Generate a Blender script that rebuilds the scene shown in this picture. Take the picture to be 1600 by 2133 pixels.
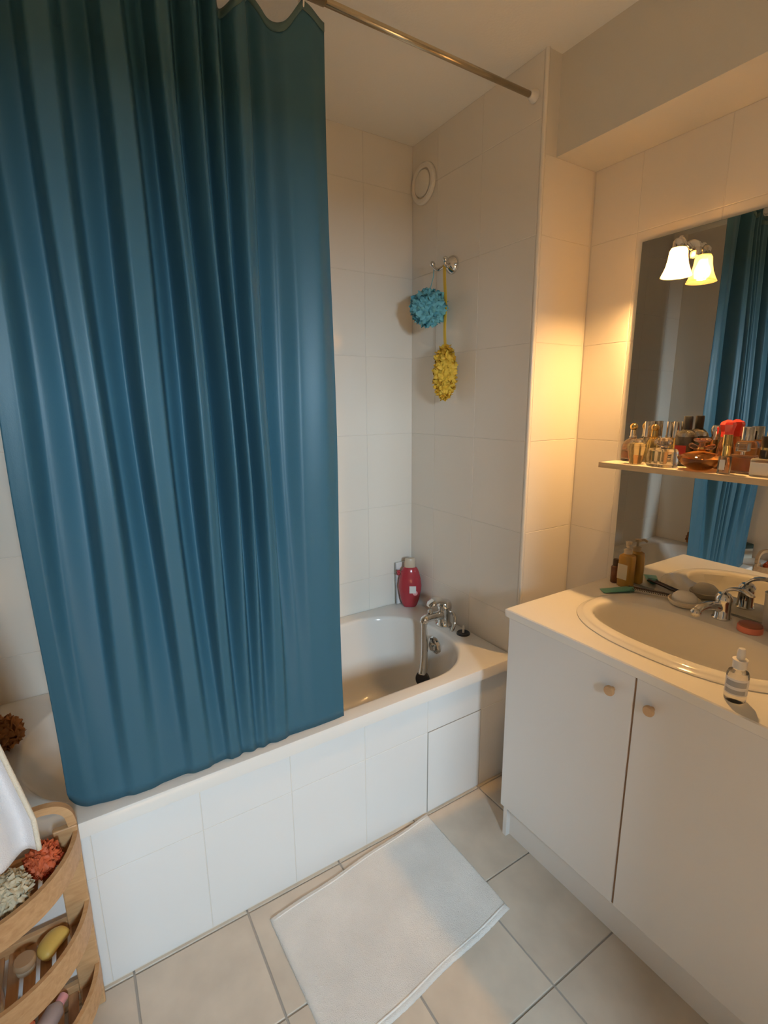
import bpy, bmesh, math, random
from mathutils import Vector, Matrix
R = math.radians
PI = math.pi
random.seed(7)
for o in list(bpy.data.objects):
    bpy.data.objects.remove(o, do_unlink=True)
scn = bpy.context.scene
COL = scn.collection

# ------------------------------------------------------------------ camera
def make_camera():
    yaw, pit, rol, f = 0.5614, -0.2140, -0.0086, 1041.83
    fw = Vector((math.sin(yaw)*math.cos(pit), math.cos(yaw)*math.cos(pit), math.sin(pit)))
    r0 = Vector((math.cos(yaw), -math.sin(yaw), 0)); u0 = r0.cross(fw)
    r = r0*math.cos(rol) + u0*math.sin(rol); u = -r0*math.sin(rol) + u0*math.cos(rol)
    cd = bpy.data.cameras.new('camera'); cam = bpy.data.objects.new('camera', cd); COL.objects.link(cam)
    cd.sensor_fit = 'HORIZONTAL'; cd.sensor_width = 36.0; cd.lens = f/1600*36.0
    cd.clip_start = 0.02
    m = Matrix((r, u, -fw)).transposed().to_4x4(); m.translation = (-1.4091, -1.2730, 1.5105)
    cam.matrix_world = m
    scn.camera = cam
make_camera()

# ------------------------------------------------------------------ light and exposure
scn.view_settings.view_transform = 'Standard'
scn.view_settings.look = 'None'
scn.view_settings.gamma = 1.0
scn.view_settings.use_curve_mapping = False
scn.view_settings.exposure = 0.66
w = bpy.data.worlds.new('daylight'); scn.world = w; w.use_nodes = True
w.node_tree.nodes['Background'].inputs[0].default_value = (0.80, 0.90, 1.0, 1)
w.node_tree.nodes['Background'].inputs[1].default_value = 0.05
# daylight of the window in the next room, seen through the open doorway behind the camera
ld = bpy.data.lights.new('window_daylight', 'AREA'); ld.shape = 'RECTANGLE'; ld.size = 0.36; ld.size_y = 0.45
ld.energy = 46; ld.color = (0.63, 0.84, 1.0)
lo = bpy.data.objects.new('window_daylight', ld); COL.objects.link(lo)
lo.location = (-1.38, -3.0, 1.78); lo.rotation_euler = (R(78), 0, R(-8))
sd_ = bpy.data.lights.new('fill_sun', 'SUN'); sd_.energy = 19.0; sd_.angle = R(0.5); sd_.color = (1.0, 0.93, 0.82)
so_ = bpy.data.objects.new('fill_sun', sd_); COL.objects.link(so_); so_.rotation_euler = (0, R(-36), 0); so_.location = (-4, -3, 5)   # sun added to bounce warm fill off the made-up parquet hall floor
LAMP_STRENGTH = 960.0
scn.cycles.use_denoising = True
scn.cycles.use_adaptive_sampling = True
scn.cycles.adaptive_threshold = 0.03
scn.cycles.max_bounces = 12
scn.cycles.diffuse_bounces = 5
scn.cycles.transmission_bounces = 12
scn.cycles.transparent_max_bounces = 12
scn.cycles.sample_clamp_indirect = 6.0
scn.cycles.caustics_refractive = True
scn.cycles.blur_glossy = 0.8

# ------------------------------------------------------------------ materials
MATS = {}
def mat(name, col, rough=0.5, metal=0.0, trans=0.0, ior=1.45, spec=None, coat=0.0, bump=None, var=None, sss=0.0, alpha=1.0):
    """bump=(scale,strength[,detail]); var=(scale, amount) colour mottling."""
    m = bpy.data.materials.new(name); m.use_nodes = True
    nt = m.node_tree; b = nt.nodes['Principled BSDF']
    c = (*col, 1)
    b.inputs['Base Color'].default_value = c
    b.inputs['Roughness'].default_value = rough
    b.inputs['Metallic'].default_value = metal
    b.inputs['IOR'].default_value = ior
    b.inputs['Transmission Weight'].default_value = trans
    b.inputs['Coat Weight'].default_value = coat
    b.inputs['Alpha'].default_value = alpha
    if spec is not None: b.inputs['Specular IOR Level'].default_value = spec
    if sss: b.inputs['Subsurface Weight'].default_value = sss; b.inputs['Subsurface Scale'].default_value = 0.01
    if bump or var:
        tc = nt.nodes.new('ShaderNodeTexCoord')
    if bump:
        n = nt.nodes.new('ShaderNodeTexNoise'); n.inputs['Scale'].default_value = bump[0]; n.inputs['Detail'].default_value = bump[2] if len(bump) > 2 else 3
        nt.links.new(tc.outputs['Object'], n.inputs['Vector'])
        bp = nt.nodes.new('ShaderNodeBump'); bp.inputs['Strength'].default_value = bump[1]; bp.inputs['Distance'].default_value = 0.004
        nt.links.new(n.outputs['Fac'], bp.inputs['Height']); nt.links.new(bp.outputs[0], b.inputs['Normal'])
    if var:
        n2 = nt.nodes.new('ShaderNodeTexNoise'); n2.inputs['Scale'].default_value = var[0]; n2.inputs['Detail'].default_value = 4
        nt.links.new(tc.outputs['Object'], n2.inputs['Vector'])
        rp = nt.nodes.new('ShaderNodeValToRGB'); k = var[1]
        rp.color_ramp.elements[0].position = 0.3; rp.color_ramp.elements[1].position = 0.7
        rp.color_ramp.elements[0].color = (*[x*(1-k) for x in col], 1); rp.color_ramp.elements[1].color = (*[min(1, x*(1+k)) for x in col], 1)
        nt.links.new(n2.outputs['Fac'], rp.inputs['Fac']); nt.links.new(rp.outputs['Color'], b.inputs['Base Color'])
    MATS[name] = m
    return m
def wood(name, c1, c2, scale=(2, 26, 26), rough=0.45):
    m = mat(name, c1, rough); nt = m.node_tree; b = nt.nodes['Principled BSDF']
    tc = nt.nodes.new('ShaderNodeTexCoord'); mp = nt.nodes.new('ShaderNodeMapping'); mp.inputs['Scale'].default_value = scale
    n = nt.nodes.new('ShaderNodeTexNoise'); n.inputs['Scale'].default_value = 3.0; n.inputs['Detail'].default_value = 6; n.inputs['Distortion'].default_value = 0.6
    rp = nt.nodes.new('ShaderNodeValToRGB'); rp.color_ramp.elements[0].color = (*c1, 1); rp.color_ramp.elements[1].color = (*c2, 1)
    rp.color_ramp.elements[0].position = 0.3; rp.color_ramp.elements[1].position = 0.7
    nt.links.new(tc.outputs['Object'], mp.inputs[0]); nt.links.new(mp.outputs[0], n.inputs['Vector']); nt.links.new(n.outputs['Fac'], rp.inputs['Fac']); nt.links.new(rp.outputs[0], b.inputs['Base Color'])
    return m
def glass(name, col, rough=0.03, ior=1.45): return mat(name, col, rough, trans=0.95, ior=ior)

mat('wall_tile', (0.84, 0.785, 0.70), 0.13, coat=0.0, bump=(3.5, 0.05, 1))
mat('wall_grout', (0.74, 0.69, 0.61), 0.6)
mat('paint', (0.70, 0.665, 0.59), 0.7, bump=(160, 0.12))
mat('ceiling_paint', (0.90, 0.87, 0.80), 0.8, bump=(120, 0.15))
mat('bath_tile', (0.82, 0.81, 0.79), 0.16, bump=(4, 0.05, 1))
mat('joint_dark', (0.33, 0.31, 0.28), 0.8)
mat('floor_tile', (0.60, 0.53, 0.44), 0.35, var=(9, 0.09), bump=(40, 0.05))
wood('bounce_wood', (0.50, 0.31, 0.15), (0.60, 0.39, 0.20), (3, 14, 14))  # warm wood made up for the unseen hall floor, to tint bounced light
mat('floor_grout', (0.40, 0.37, 0.33), 0.9)
mat('enamel', (0.80, 0.77, 0.72), 0.12)
mat('ceramic', (0.82, 0.79, 0.73), 0.10)
mat('laminate', (0.80, 0.78, 0.75), 0.38, bump=(300, 0.04))
mat('worktop', (0.84, 0.81, 0.75), 0.28)
mat('gap_dark', (0.30, 0.19, 0.11), 0.8)
mat('chrome', (0.72, 0.71, 0.69), 0.08, metal=1.0)
mat('brass_rod', (0.62, 0.52, 0.36), 0.24, metal=1.0)
mat('white_plastic', (0.80, 0.77, 0.72), 0.35)
mat('vent_plastic', (0.86, 0.81, 0.72), 0.4)
mat('mirror_silver', (0.74, 0.74, 0.71), 0.0, metal=1.0)
mat('mirror_edge', (0.25, 0.32, 0.28), 0.2)
wood('shelf_edge_wood', (0.62, 0.46, 0.28), (0.72, 0.56, 0.36), (26, 2, 26))
wood('knob_wood', (0.56, 0.34, 0.17), (0.66, 0.43, 0.23), (20, 4, 4))
wood('rack_wood', (0.55, 0.31, 0.14), (0.68, 0.42, 0.21), (6, 30, 30))
wood('rack_slat_wood', (0.40, 0.22, 0.11), (0.52, 0.31, 0.16), (30, 4, 30))
mat('curtain_cloth', (0.042, 0.123, 0.174), 0.42, spec=0.35, bump=(400, 0.05))
mat('curtain_hem', (0.085, 0.15, 0.15), 0.5)
mat('towel_white', (0.84, 0.83, 0.85), 0.95, bump=(500, 0.5))
mat('towel_hem', (0.80, 0.72, 0.58), 0.95, bump=(500, 0.5))
mat('terry', (0.85, 0.83, 0.79), 0.98, bump=(420, 0.9, 4), var=(6, 0.07))
mat('terry_hem', (0.84, 0.82, 0.78), 0.95, bump=(420, 0.5, 4))
mat('loofah_blue', (0.16, 0.48, 0.58), 0.6)
mat('loofah_yellow', (0.86, 0.58, 0.07), 0.6)
mat('loofah_orange', (0.72, 0.16, 0.06), 0.6)
mat('loofah_cream', (0.72, 0.64, 0.46), 0.6)
mat('loofah_rust', (0.42, 0.17, 0.05), 0.7)
mat('red_gel', (0.45, 0.045, 0.06), 0.18, coat=0.4)
mat('pink_print', (0.85, 0.40, 0.42), 0.5)
mat('label_white', (0.82, 0.80, 0.77), 0.5)
mat('label_grey', (0.42, 0.42, 0.42), 0.5)
mat('label_red', (0.50, 0.05, 0.05), 0.5)
mat('label_cream', (0.72, 0.64, 0.48), 0.5)
mat('cap_beige', (0.62, 0.52, 0.40), 0.3)
mat('black_plastic', (0.03, 0.03, 0.035), 0.35)
mat('brown_plastic', (0.10, 0.055, 0.03), 0.35)
mat('black_liquid', (0.05, 0.035, 0.015), 0.10, coat=0.5)
mat('teal_foil', (0.12, 0.36, 0.28), 0.35)
mat('soap_white', (0.84, 0.80, 0.72), 0.5)
mat('soap_yellow', (0.75, 0.52, 0.13), 0.45, bump=(30, 0.2))
mat('wood_disc', (0.50, 0.33, 0.19), 0.6)
mat('dish_cream', (0.74, 0.67, 0.55), 0.4)
mat('tin_pink', (0.80, 0.25, 0.16), 0.4)
mat('tin_pink_dark', (0.38, 0.13, 0.08), 0.4)
mat('gold', (0.75, 0.52, 0.20), 0.15, metal=1.0)
mat('silver', (0.80, 0.77, 0.72), 0.12, metal=1.0)
mat('red_cap', (0.80, 0.05, 0.04), 0.25, coat=0.3)
mat('lilac_plastic', (0.50, 0.42, 0.42), 0.4)
mat('carton', (0.72, 0.68, 0.58), 0.6)
mat('carton_teal', (0.07, 0.14, 0.15), 0.5)
mat('carton_green', (0.12, 0.30, 0.20), 0.5)
glass('glass_clear', (0.97, 0.95, 0.92))
glass('glass_pink', (0.97, 0.86, 0.82))
glass('glass_yellow', (0.95, 0.82, 0.45))
glass('glass_amber', (0.90, 0.42, 0.12))
glass('glass_orange', (0.93, 0.47, 0.10))
glass('glass_rose', (0.93, 0.62, 0.45))
glass('soap_amber', (0.93, 0.66, 0.20), 0.05)
glass('glass_frosted', (0.93, 0.91, 0.88), 0.35)
glass('serum_glass', (0.93, 0.93, 0.92), 0.12)
mat('soap_body', (0.78, 0.46, 0.10), 0.15, trans=0.45)
mat('perfume_dark', (0.06, 0.04, 0.02), 0.12)
mat('shade_glass', (0.95, 0.85, 0.65), 0.3)
def fix_lamp_mats():
    m = MATS['shade_glass']; nt = m.node_tree
    for n in list(nt.nodes):
        if n.type != 'OUTPUT_MATERIAL': nt.nodes.remove(n)
    out = [n for n in nt.nodes if n.type == 'OUTPUT_MATERIAL'][0]
    d = nt.nodes.new('ShaderNodeBsdfDiffuse'); d.inputs[0].default_value = (0.85, 0.74, 0.55, 1)
    t = nt.nodes.new('ShaderNodeBsdfTranslucent'); t.inputs[0].default_value = (0.92, 0.80, 0.55, 1)
    mx = nt.nodes.new('ShaderNodeMixShader'); mx.inputs[0].default_value = 0.70
    tr = nt.nodes.new('ShaderNodeBsdfTransparent'); tr.inputs[0].default_value = (1.0, 0.90, 0.74, 1)
    m2 = nt.nodes.new('ShaderNodeMixShader'); m2.inputs[0].default_value = 0.10
    nt.links.new(d.outputs[0], mx.inputs[1]); nt.links.new(t.outputs[0], mx.inputs[2])
    nt.links.new(mx.outputs[0], m2.inputs[1]); nt.links.new(tr.outputs[0], m2.inputs[2]); nt.links.new(m2.outputs[0], out.inputs[0])
    m = bpy.data.materials.new('bulb_glow'); m.use_nodes = True; nt = m.node_tree
    for n in list(nt.nodes):
        if n.type != 'OUTPUT_MATERIAL': nt.nodes.remove(n)
    out = [n for n in nt.nodes if n.type == 'OUTPUT_MATERIAL'][0]
    e = nt.nodes.new('ShaderNodeEmission'); e.inputs[0].default_value = (1.0, 0.55, 0.19, 1); e.inputs[1].default_value = LAMP_STRENGTH
    nt.links.new(e.outputs[0], out.inputs[0]); MATS['bulb_glow'] = m
fix_lamp_mats()

# ------------------------------------------------------------------ helpers
WLOC = {}
def wl(o): return WLOC.get(o.name, Vector((0, 0, 0)))
def tag(o, label=None, cat=None, group=None, kind=None):
    if label: o['label'] = label
    if cat: o['category'] = cat
    if group: o['group'] = group
    if kind: o['kind'] = kind
    return o
def thing(name, label, cat, loc, group=None):
    o = bpy.data.objects.new(name, None); COL.objects.link(o); o.location = loc; o.empty_display_size = 0.05
    WLOC[o.name] = Vector(loc)
    return tag(o, label, cat, group)
class G:
    """collects geometry in world coordinates, builds ONE mesh object"""
    def __init__(s): s.v = []; s.f = []; s.sm = []
    def add(s, vs, fs, smooth=False):
        n = len(s.v); s.v += [Vector(v) for v in vs]; s.f += [[i+n for i in f] for f in fs]; s.sm += [smooth]*len(fs); return s
    def box(s, a, b, bev=0.0, seg=2):
        bm = bmesh.new(); bmesh.ops.create_cube(bm, size=1)
        c = [(a[i]+b[i])/2 for i in range(3)]; d = [abs(b[i]-a[i]) for i in range(3)]
        for v in bm.verts: v.co = Vector([c[i]+v.co[i]*d[i] for i in range(3)])
        if bev: bmesh.ops.bevel(bm, geom=bm.edges[:], offset=min(bev, min(d)*0.45), segments=seg, profile=0.5, affect='EDGES')
        bm.verts.index_update()
        s.add([v.co.copy() for v in bm.verts], [[v.index for v in f.verts] for f in bm.faces], False); bm.free(); return s
    def obox(s, c, size, rz=0, rx=0, ry=0, bev=0.0, seg=2):
        g = G().box([-x/2 for x in size], [x/2 for x in size], bev, seg)
        m = Matrix.Translation(c) @ Matrix.Rotation(rz, 4, 'Z') @ Matrix.Rotation(ry, 4, 'Y') @ Matrix.Rotation(rx, 4, 'X')
        return s.add([m @ v for v in g.v], g.f)
    def lathe(s, c, prof, seg=28, sx=1.0, sy=1.0, rot=None, smooth=True, power=2.0, ph=0.0):
        """prof = [(r,z)...] bottom to top about Z through c; power>2 squares the section"""
        c = Vector(c); vs = []; fs = []
        for (r, z) in prof:
            for k in range(seg):
                t = 2*PI*k/seg+ph; cx, sn = math.cos(t), math.sin(t)
                if power != 2.0:
                    q = (abs(cx)**power+abs(sn)**power)**(-1/power); cx *= q; sn *= q
                p = Vector((r*sx*cx, r*sy*sn, z))
                if rot: p = rot @ p
                vs.append(c+p)
        n = len(prof)
        for j in range(n-1):
            for k in range(seg):
                k2 = (k+1) % seg; fs.append([j*seg+k, j*seg+k2, (j+1)*seg+k2, (j+1)*seg+k])
        if prof[0][0] > 1e-6: fs.append([k for k in range(seg)][::-1])
        if prof[-1][0] > 1e-6: fs.append([(n-1)*seg+k for k in range(seg)])
        return s.add(vs, fs, smooth)
    def tube(s, pts, r, seg=12, cap=True, flat=None):
        pts = [Vector(p) for p in pts]; n = len(pts); rr = r if isinstance(r, (list, tuple)) else [r]*n
        vs = []; fs = []; up = None
        for i in range(n):
            t = (pts[min(i+1, n-1)]-pts[max(i-1, 0)]).normalized()
            if up is None:
                up = Vector((0, 0, 1)) if abs(t.z) < 0.9 else Vector((1, 0, 0))
            x = t.cross(up).normalized(); y = x.cross(t).normalized(); up = y
            for k in range(seg):
                a = 2*PI*k/seg; fx, fy = (flat or (1, 1))
                vs.append(pts[i]+x*(rr[i]*fx*math.cos(a))+y*(rr[i]*fy*math.sin(a)))
        for i in range(n-1):
            for k in range(seg):
                k2 = (k+1) % seg; fs.append([i*seg+k, i*seg+k2, (i+1)*seg+k2, (i+1)*seg+k])
        if cap: fs.append([k for k in range(seg)][::-1]); fs.append([(n-1)*seg+k for k in range(seg)])
        return s.add(vs, fs, True)
    def ball(s, c, r, sc=(1, 1, 1), seg=20, rings=12, rot=None):
        prof = [(r*math.sin(PI*i/rings), -r*math.cos(PI*i/rings)) for i in range(rings+1)]
        prof[0] = (1e-5, -r); prof[-1] = (1e-5, r)
        g = G().lathe((0, 0, 0), prof, seg); m = rot if rot else Matrix.Identity(3)
        return s.add([Vector(c)+m @ Vector((v.x*sc[0], v.y*sc[1], v.z*sc[2])) for v in g.v], g.f, True)
    def loft(s, loops, cap0=False, cap1=True, smooth=True):
        n = len(loops[0]); vs = [p for l in loops for p in l]; fs = []
        for j in range(len(loops)-1):
            for k in range(n):
                k2 = (k+1) % n; fs.append([j*n+k, j*n+k2, (j+1)*n+k2, (j+1)*n+k])
        if cap0: fs.append(list(range(n))[::-1])
        if cap1: fs.append([(len(loops)-1)*n+k for k in range(n)])
        return s.add(vs, fs, smooth)
    def build(s, name, m, parent=None, auto=None, solid=0.0, solid_off=0):
        o0 = wl(parent) if parent else Vector((0, 0, 0))
        if parent is None and s.v:
            xs = [v.x for v in s.v]; ys = [v.y for v in s.v]; zs = [v.z for v in s.v]
            o0 = Vector(((min(xs)+max(xs))/2, (min(ys)+max(ys))/2, min(zs)))
        me = bpy.data.meshes.new(name); me.from_pydata([v-o0 for v in s.v], [], s.f); me.update()
        me.polygons.foreach_set('use_smooth', s.sm)
        bm = bmesh.new(); bm.from_mesh(me); bmesh.ops.recalc_face_normals(bm, faces=bm.faces[:]); bm.to_mesh(me); bm.free()
        if auto:
            me.set_sharp_from_angle(angle=R(auto))
        me.materials.append(MATS[m] if isinstance(m, str) else m)
        o = bpy.data.objects.new(name, me); COL.objects.link(o)
        if parent: o.parent = parent; WLOC[o.name] = wl(parent)
        else: o.location = o0; WLOC[o.name] = o0
        if solid:
            md = o.modifiers.new('thickness', 'SOLIDIFY'); md.thickness = solid; md.offset = solid_off
        return o
def spline(pts, n=8):
    """Catmull-Rom through the points"""
    P = [Vector(p) for p in pts]; P = [P[0]*2-P[1]]+P+[P[-1]*2-P[-2]]; out = []
    for i in range(1, len(P)-2):
        for k in range(n):
            t = k/n; a, b, c, d = P[i-1:i+3]
            out.append(0.5*((2*b)+(c-a)*t+(2*a-5*b+4*c-d)*t*t+(3*b-a-3*c+d)*t**3))
    out.append(P[-2]); return out
def lerp_tab(tab, x):
    if x <= tab[0][0]: return tab[0][1]
    for (a, u), (b, v) in zip(tab, tab[1:]):
        if x <= b:
            t = (x-a)/(b-a); t = t*t*(3-2*t); return u+(v-u)*t
    return tab[-1][1]

# tiles: one mesh per size, shared by all tiles of that size
TM = {}
def tile_mesh(w, h, th, m):
    key = (round(w, 4), round(h, 4), th, m)
    if key not in TM:
        b = 0.0012
        a = w/2; c = h/2
        vs = [(-a, -c, 0), (a, -c, 0), (a, c, 0), (-a, c, 0), (-a, -c, th-b), (a, -c, th-b), (a, c, th-b), (-a, c, th-b),
              (-a+b, -c+b, th), (a-b, -c+b, th), (a-b, c-b, th), (-a+b, c-b, th)]
        fs = [[8, 9, 10, 11]]+[[i, (i+1) % 4, 4+(i+1) % 4, 4+i] for i in range(4)]+[[4+i, 4+(i+1) % 4, 8+(i+1) % 4, 8+i] for i in range(4)]
        me = bpy.data.meshes.new('tile'); me.from_pydata(vs, [], fs); me.materials.append(MATS[m]); me.update(); TM[key] = me
    return TM[key]
def tiles(parent, origin, ua, va, us, vs, m, th=0.004, gap=0.0011, skip=lambda u, v: False, name='tile', jit=0.0, sink=0.0027):
    """tile grid in the plane origin + u*ua + v*va, facing ua x va"""
    ua = Vector(ua); va = Vector(va); na = ua.cross(va); M = Matrix((ua, va, na)).transposed()
    for u0, u1 in zip(us, us[1:]):
        for v0, v1 in zip(vs, vs[1:]):
            uc = (u0+u1)/2; vc = (v0+v1)/2
            if skip(uc, vc) or abs(u1-u0) < 0.012 or abs(v1-v0) < 0.012: continue
            o = bpy.data.objects.new(name, tile_mesh(abs(u1-u0)-gap, abs(v1-v0)-gap, th, m)); COL.objects.link(o)
            o.parent = parent
            o.location = Vector(origin)+ua*uc+va*vc-wl(parent)-na*sink
            e = M.to_euler(); e.x += random.uniform(-jit, jit); e.z += 0; e.y += random.uniform(-jit, jit)
            o.rotation_euler = e
def struct(name, g, m, label, cat, auto=None):
    return tag(g.build(name, m, None, auto), label, cat, None, 'structure')

# ------------------------------------------------------------------ dimensions (metres, origin where bath front, end wall and floor meet)
D, ZR, H = 0.71, 0.525, 2.585
YS, DS, ZS, XM = -0.012, 0.065, 2.295, 0.272
XL, YB = -1.715, -1.78
ZC, YV, XC = 0.86, -0.20, -0.275
TH = 0.004

# ------------------------------------------------------------------ structure
fl = struct('floor', G().box((XL-.1, YB-.1, -0.06), (XM+.1, D+.1, -0.0032)), 'floor_grout', 'beige square floor tiles with grey joints', 'floor')
fx = [XL, -1.427, -1.1145, -.802, -.4895, -.177, .1355, XM]
fy = [YB, -1.5825, -1.2675, -.9525, -.6375, -.3225, -.0085, 0.30]
tiles(fl, (0, 0, -TH+0.0003), (1, 0, 0), (0, 1, 0), fx, fy, 'floor_tile', TH, 0.0055, sink=0.0)
ce = struct('ceiling', G().box((XL-.1, YB-.1, H), (XM+.1, D+.1, H+.08)), 'ceiling_paint', 'plain off white painted ceiling above the bath', 'ceiling')
ZJ = [0, .3425, .685, 1.0275, 1.37, 1.7125, 2.055, 2.3975, H]
wf = struct('wall_far', G().box((XL-.1, D, 0), (.09, D+.1, H)), 'wall_grout', 'glossy cream tiled wall behind the bath', 'wall')
tiles(wf, (0, D+.0003, 0), (1, 0, 0), (0, 0, 1), [XL, -1.55, -1.29, -1.03, -.77, -.51, -.25, 0], [.50]+ZJ[2:], 'wall_tile', TH)
wr = struct('wall_right', G().box((0.0, YS, 0), (.088, D+.1, H)), 'wall_grout', 'tiled end wall of the bath holding the vent and the hook', 'wall')
tiles(wr, (0.0003, 0, 0), (0, -1, 0), (0, 0, 1), [-D, -.533, -.272, -YS-.012], [.50]+ZJ[2:], 'wall_tile', TH)
# narrow return of the niche, facing the room
wn = struct('wall_niche', G().box((DS+.0231, YS, 0), (XM+.1, YS+.1, H)), 'wall_grout', 'narrow lit tiled return wall between the bath and the mirror niche', 'wall')
tiles(wn, (0, YS+.0003, 0), (1, 0, 0), (0, 0, 1), [0.012, .262], [0]+ZJ[1:7]+[ZS], 'wall_tile', TH)
struct('trim_1', G().lathe((0.003, YS+.003, 0), [(0.0075, 0), (0.0075, H)], 24), 'wall_tile', 'rounded tile edge strip at the outer corner of the bath end wall', 'trim', 40)
wm = struct('wall_mirror', G().box((XM, YB-.1, 0), (XM+.1, YS, H)), 'wall_grout', 'warm lit tiled wall carrying the mirror', 'wall')
tiles(wm, (XM+.0003, 0, 0), (0, -1, 0), (0, 0, 1), [-YS+.004]+[.26*k-.07 for k in range(1, 8)]+[-YB], ZJ[:7]+[ZS], 'wall_tile', TH)
struct('trim_2', G().box((DS, YB, ZS), (XM, YS+.001, H)), 'paint', 'boxed painted soffit above the mirror niche', 'soffit')
struct('wall_left', G().box((XL-.1, YB-.1, 0), (XL, D+.1, H)), 'wall_tile', 'plain tiled wall at the left end of the bath', 'wall')
DX0, DX1, DH = -1.50, -0.86, 1.83
struct('wall_back', G().box((XL, YB-.1, 0), (DX0, YB, H)).box((DX1, YB-.1, 0), (XM, YB, H)).box((DX0, YB-.1, DH), (DX1, YB, H)), 'paint', 'painted wall with the open doorway behind the viewer', 'wall')
struct('trim_3', G().box((DX0-.055, YB, 0), (DX0, YB+.012, DH+.055)).box((DX1, YB, 0), (DX1+.055, YB+.012, DH+.055)).box((DX0, YB, DH), (DX1, YB+.012, DH+.055)), 'laminate', 'white frame around the open doorway', 'trim')
struct('hall_floor', G().box((-4.2, -4.4, -.06), (1.8, YB-.1, 0)), 'bounce_wood', 'floor of the room beyond the open doorway', 'floor')  # unseen; its invented wood sends warm fill through the doorway to the ceiling

# ------------------------------------------------------------------ bath
def sdf_rr(x, y, x0, x1, y0, y1, r):
    cx, cy = (x0+x1)/2, (y0+y1)/2; hx, hy = (x1-x0)/2-r, (y1-y0)/2-r
    qx, qy = abs(x-cx)-hx, abs(y-cy)-hy
    return math.hypot(max(qx, 0), max(qy, 0))+min(max(qx, qy), 0)-r
def rr_loop(ctr, thetas, x0, x1, y0, y1, r, z):
    out = []
    for t in thetas:
        dx, dy = math.cos(t), math.sin(t); lo_, hi = 0.0, 3.0
        for _ in range(36):
            m = (lo_+hi)/2
            if sdf_rr(ctr[0]+dx*m, ctr[1]+dy*m, x0, x1, y0, y1, r) > 0: hi = m
            else: lo_ = m
        out.append(Vector((ctr[0]+dx*lo_, ctr[1]+dy*lo_, z)))
    return out
def thetas_for(ctr, a, b, corners, n=160):
    th = [math.atan2(b*math.sin(2*PI*k/n), a*math.cos(2*PI*k/n)) % (2*PI) for k in range(n)]
    th += [math.atan2(y-ctr[1], x-ctr[0]) % (2*PI) for x, y in corners]
    return sorted(set(round(t, 5) for t in th))
def bath():
    t = thing('bathtub', 'white built in bathtub with rounded basin behind the curtain', 'bathtub', (-.86, .34, 0))
    x0, x1, y0, y1 = XL+.003, -.0045, -.016, D-.0045
    ctr = (-.87, .335); th = thetas_for(ctr, .8, .33, [(x0, y0), (x1, y0), (x1, y1), (x0, y1)])
    L = []
    rect = lambda ins, z: rr_loop(ctr, th, x0+ins, x1-ins, y0+ins, y1-ins, 0.004, z)
    L += [rect(.006, ZR-.045), rect(.0, ZR-.042), rect(0, ZR-.007), rect(.003, ZR-.001), rect(.008, ZR)]
    bx0, bx1, by0, by1 = -1.625, -.118, .046, .632
    for ins, z, r in ((-.012, ZR, .26), (-.004, ZR-.0015, .252), (0, ZR-.006, .25), (.004, ZR-.016, .247)):
        L.append(rr_loop(ctr, th, bx0+ins, bx1-ins, by0+ins, by1-ins, r, z))
    for k in range(1, 13):
        q = k/12; z = ZR-.016-(ZR-.016-.135)*q
        e = q**1.0; f = max(0, (q-.8)/.2)**2*.06
        L.append(rr_loop(ctr, th, bx0+.004+.26*e+f, bx1-.004-.09*e-f, by0+.004+.06*e+f, by1-.004-.06*e-f, .247-.09*q, z))
    L.append(rr_loop(ctr, th, bx0+.40, bx1-.20, by0+.16, by1-.16, .10, .130))
    g = G().loft(L, False, True); shell = g.build('basin_shell', 'enamel', t, 50)
    # overflow rosette on the foot end
    c = Vector((-.1335, .335, .462)); rot = Matrix.Rotation(R(-97), 3, 'Y')
    o = G().lathe(c, [(.001, .0), (.041, .0), (.042, .005), (.037, .012), (.029, .014), (.027, .010), (.001, .010)], 28, rot=rot).build('overflow_plate', 'chrome', t, 40)
    G().lathe(c, [(.022, .008), (.022, .022), (.017, .027), (.001, .027)], 20, rot=rot).obox(c+rot @ Vector((0, 0, .026)), (.008, .010, .030), bev=.003).build('overflow_knob', 'chrome', o, 40)
    G().lathe((-.42, .335, .130), [(.03, .0), (.031, .003), (.027, .005), (.001, .006)], 24).build('drain', 'chrome', t, 40)
    return t
bath()
bp = thing('tiled_bath_front', 'white tiled front along the front of the bathtub', 'bath front', (-.86, .012, 0))
G().box((XL+.002, .0035, 0), (-.0005, .03, ZR-.046)).build('backing', 'wall_grout', bp)
AX = [XL+.004, -1.477, -1.215, -.951, -.689, -.4275, -.168, -.003]
tiles(bp, (0, .0038, 0), (1, 0, 0), (0, 0, 1), AX, [0.003, .3425, ZR-.047], 'bath_tile', TH, .001, skip=lambda u, v: -.43 < u < -.168 and v < .34, sink=.0028)
G().box((-.4275, .0030, .003), (-.168, .0037, .3425)).build('hatch_joint', 'joint_dark', bp)
hb = G().box((-.4250, .0008, .0055), (-.1707, .0029, .3400), .0006).build('access_hatch', 'bath_tile', bp); hb['label'] = 'square removable tile hatch'

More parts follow.
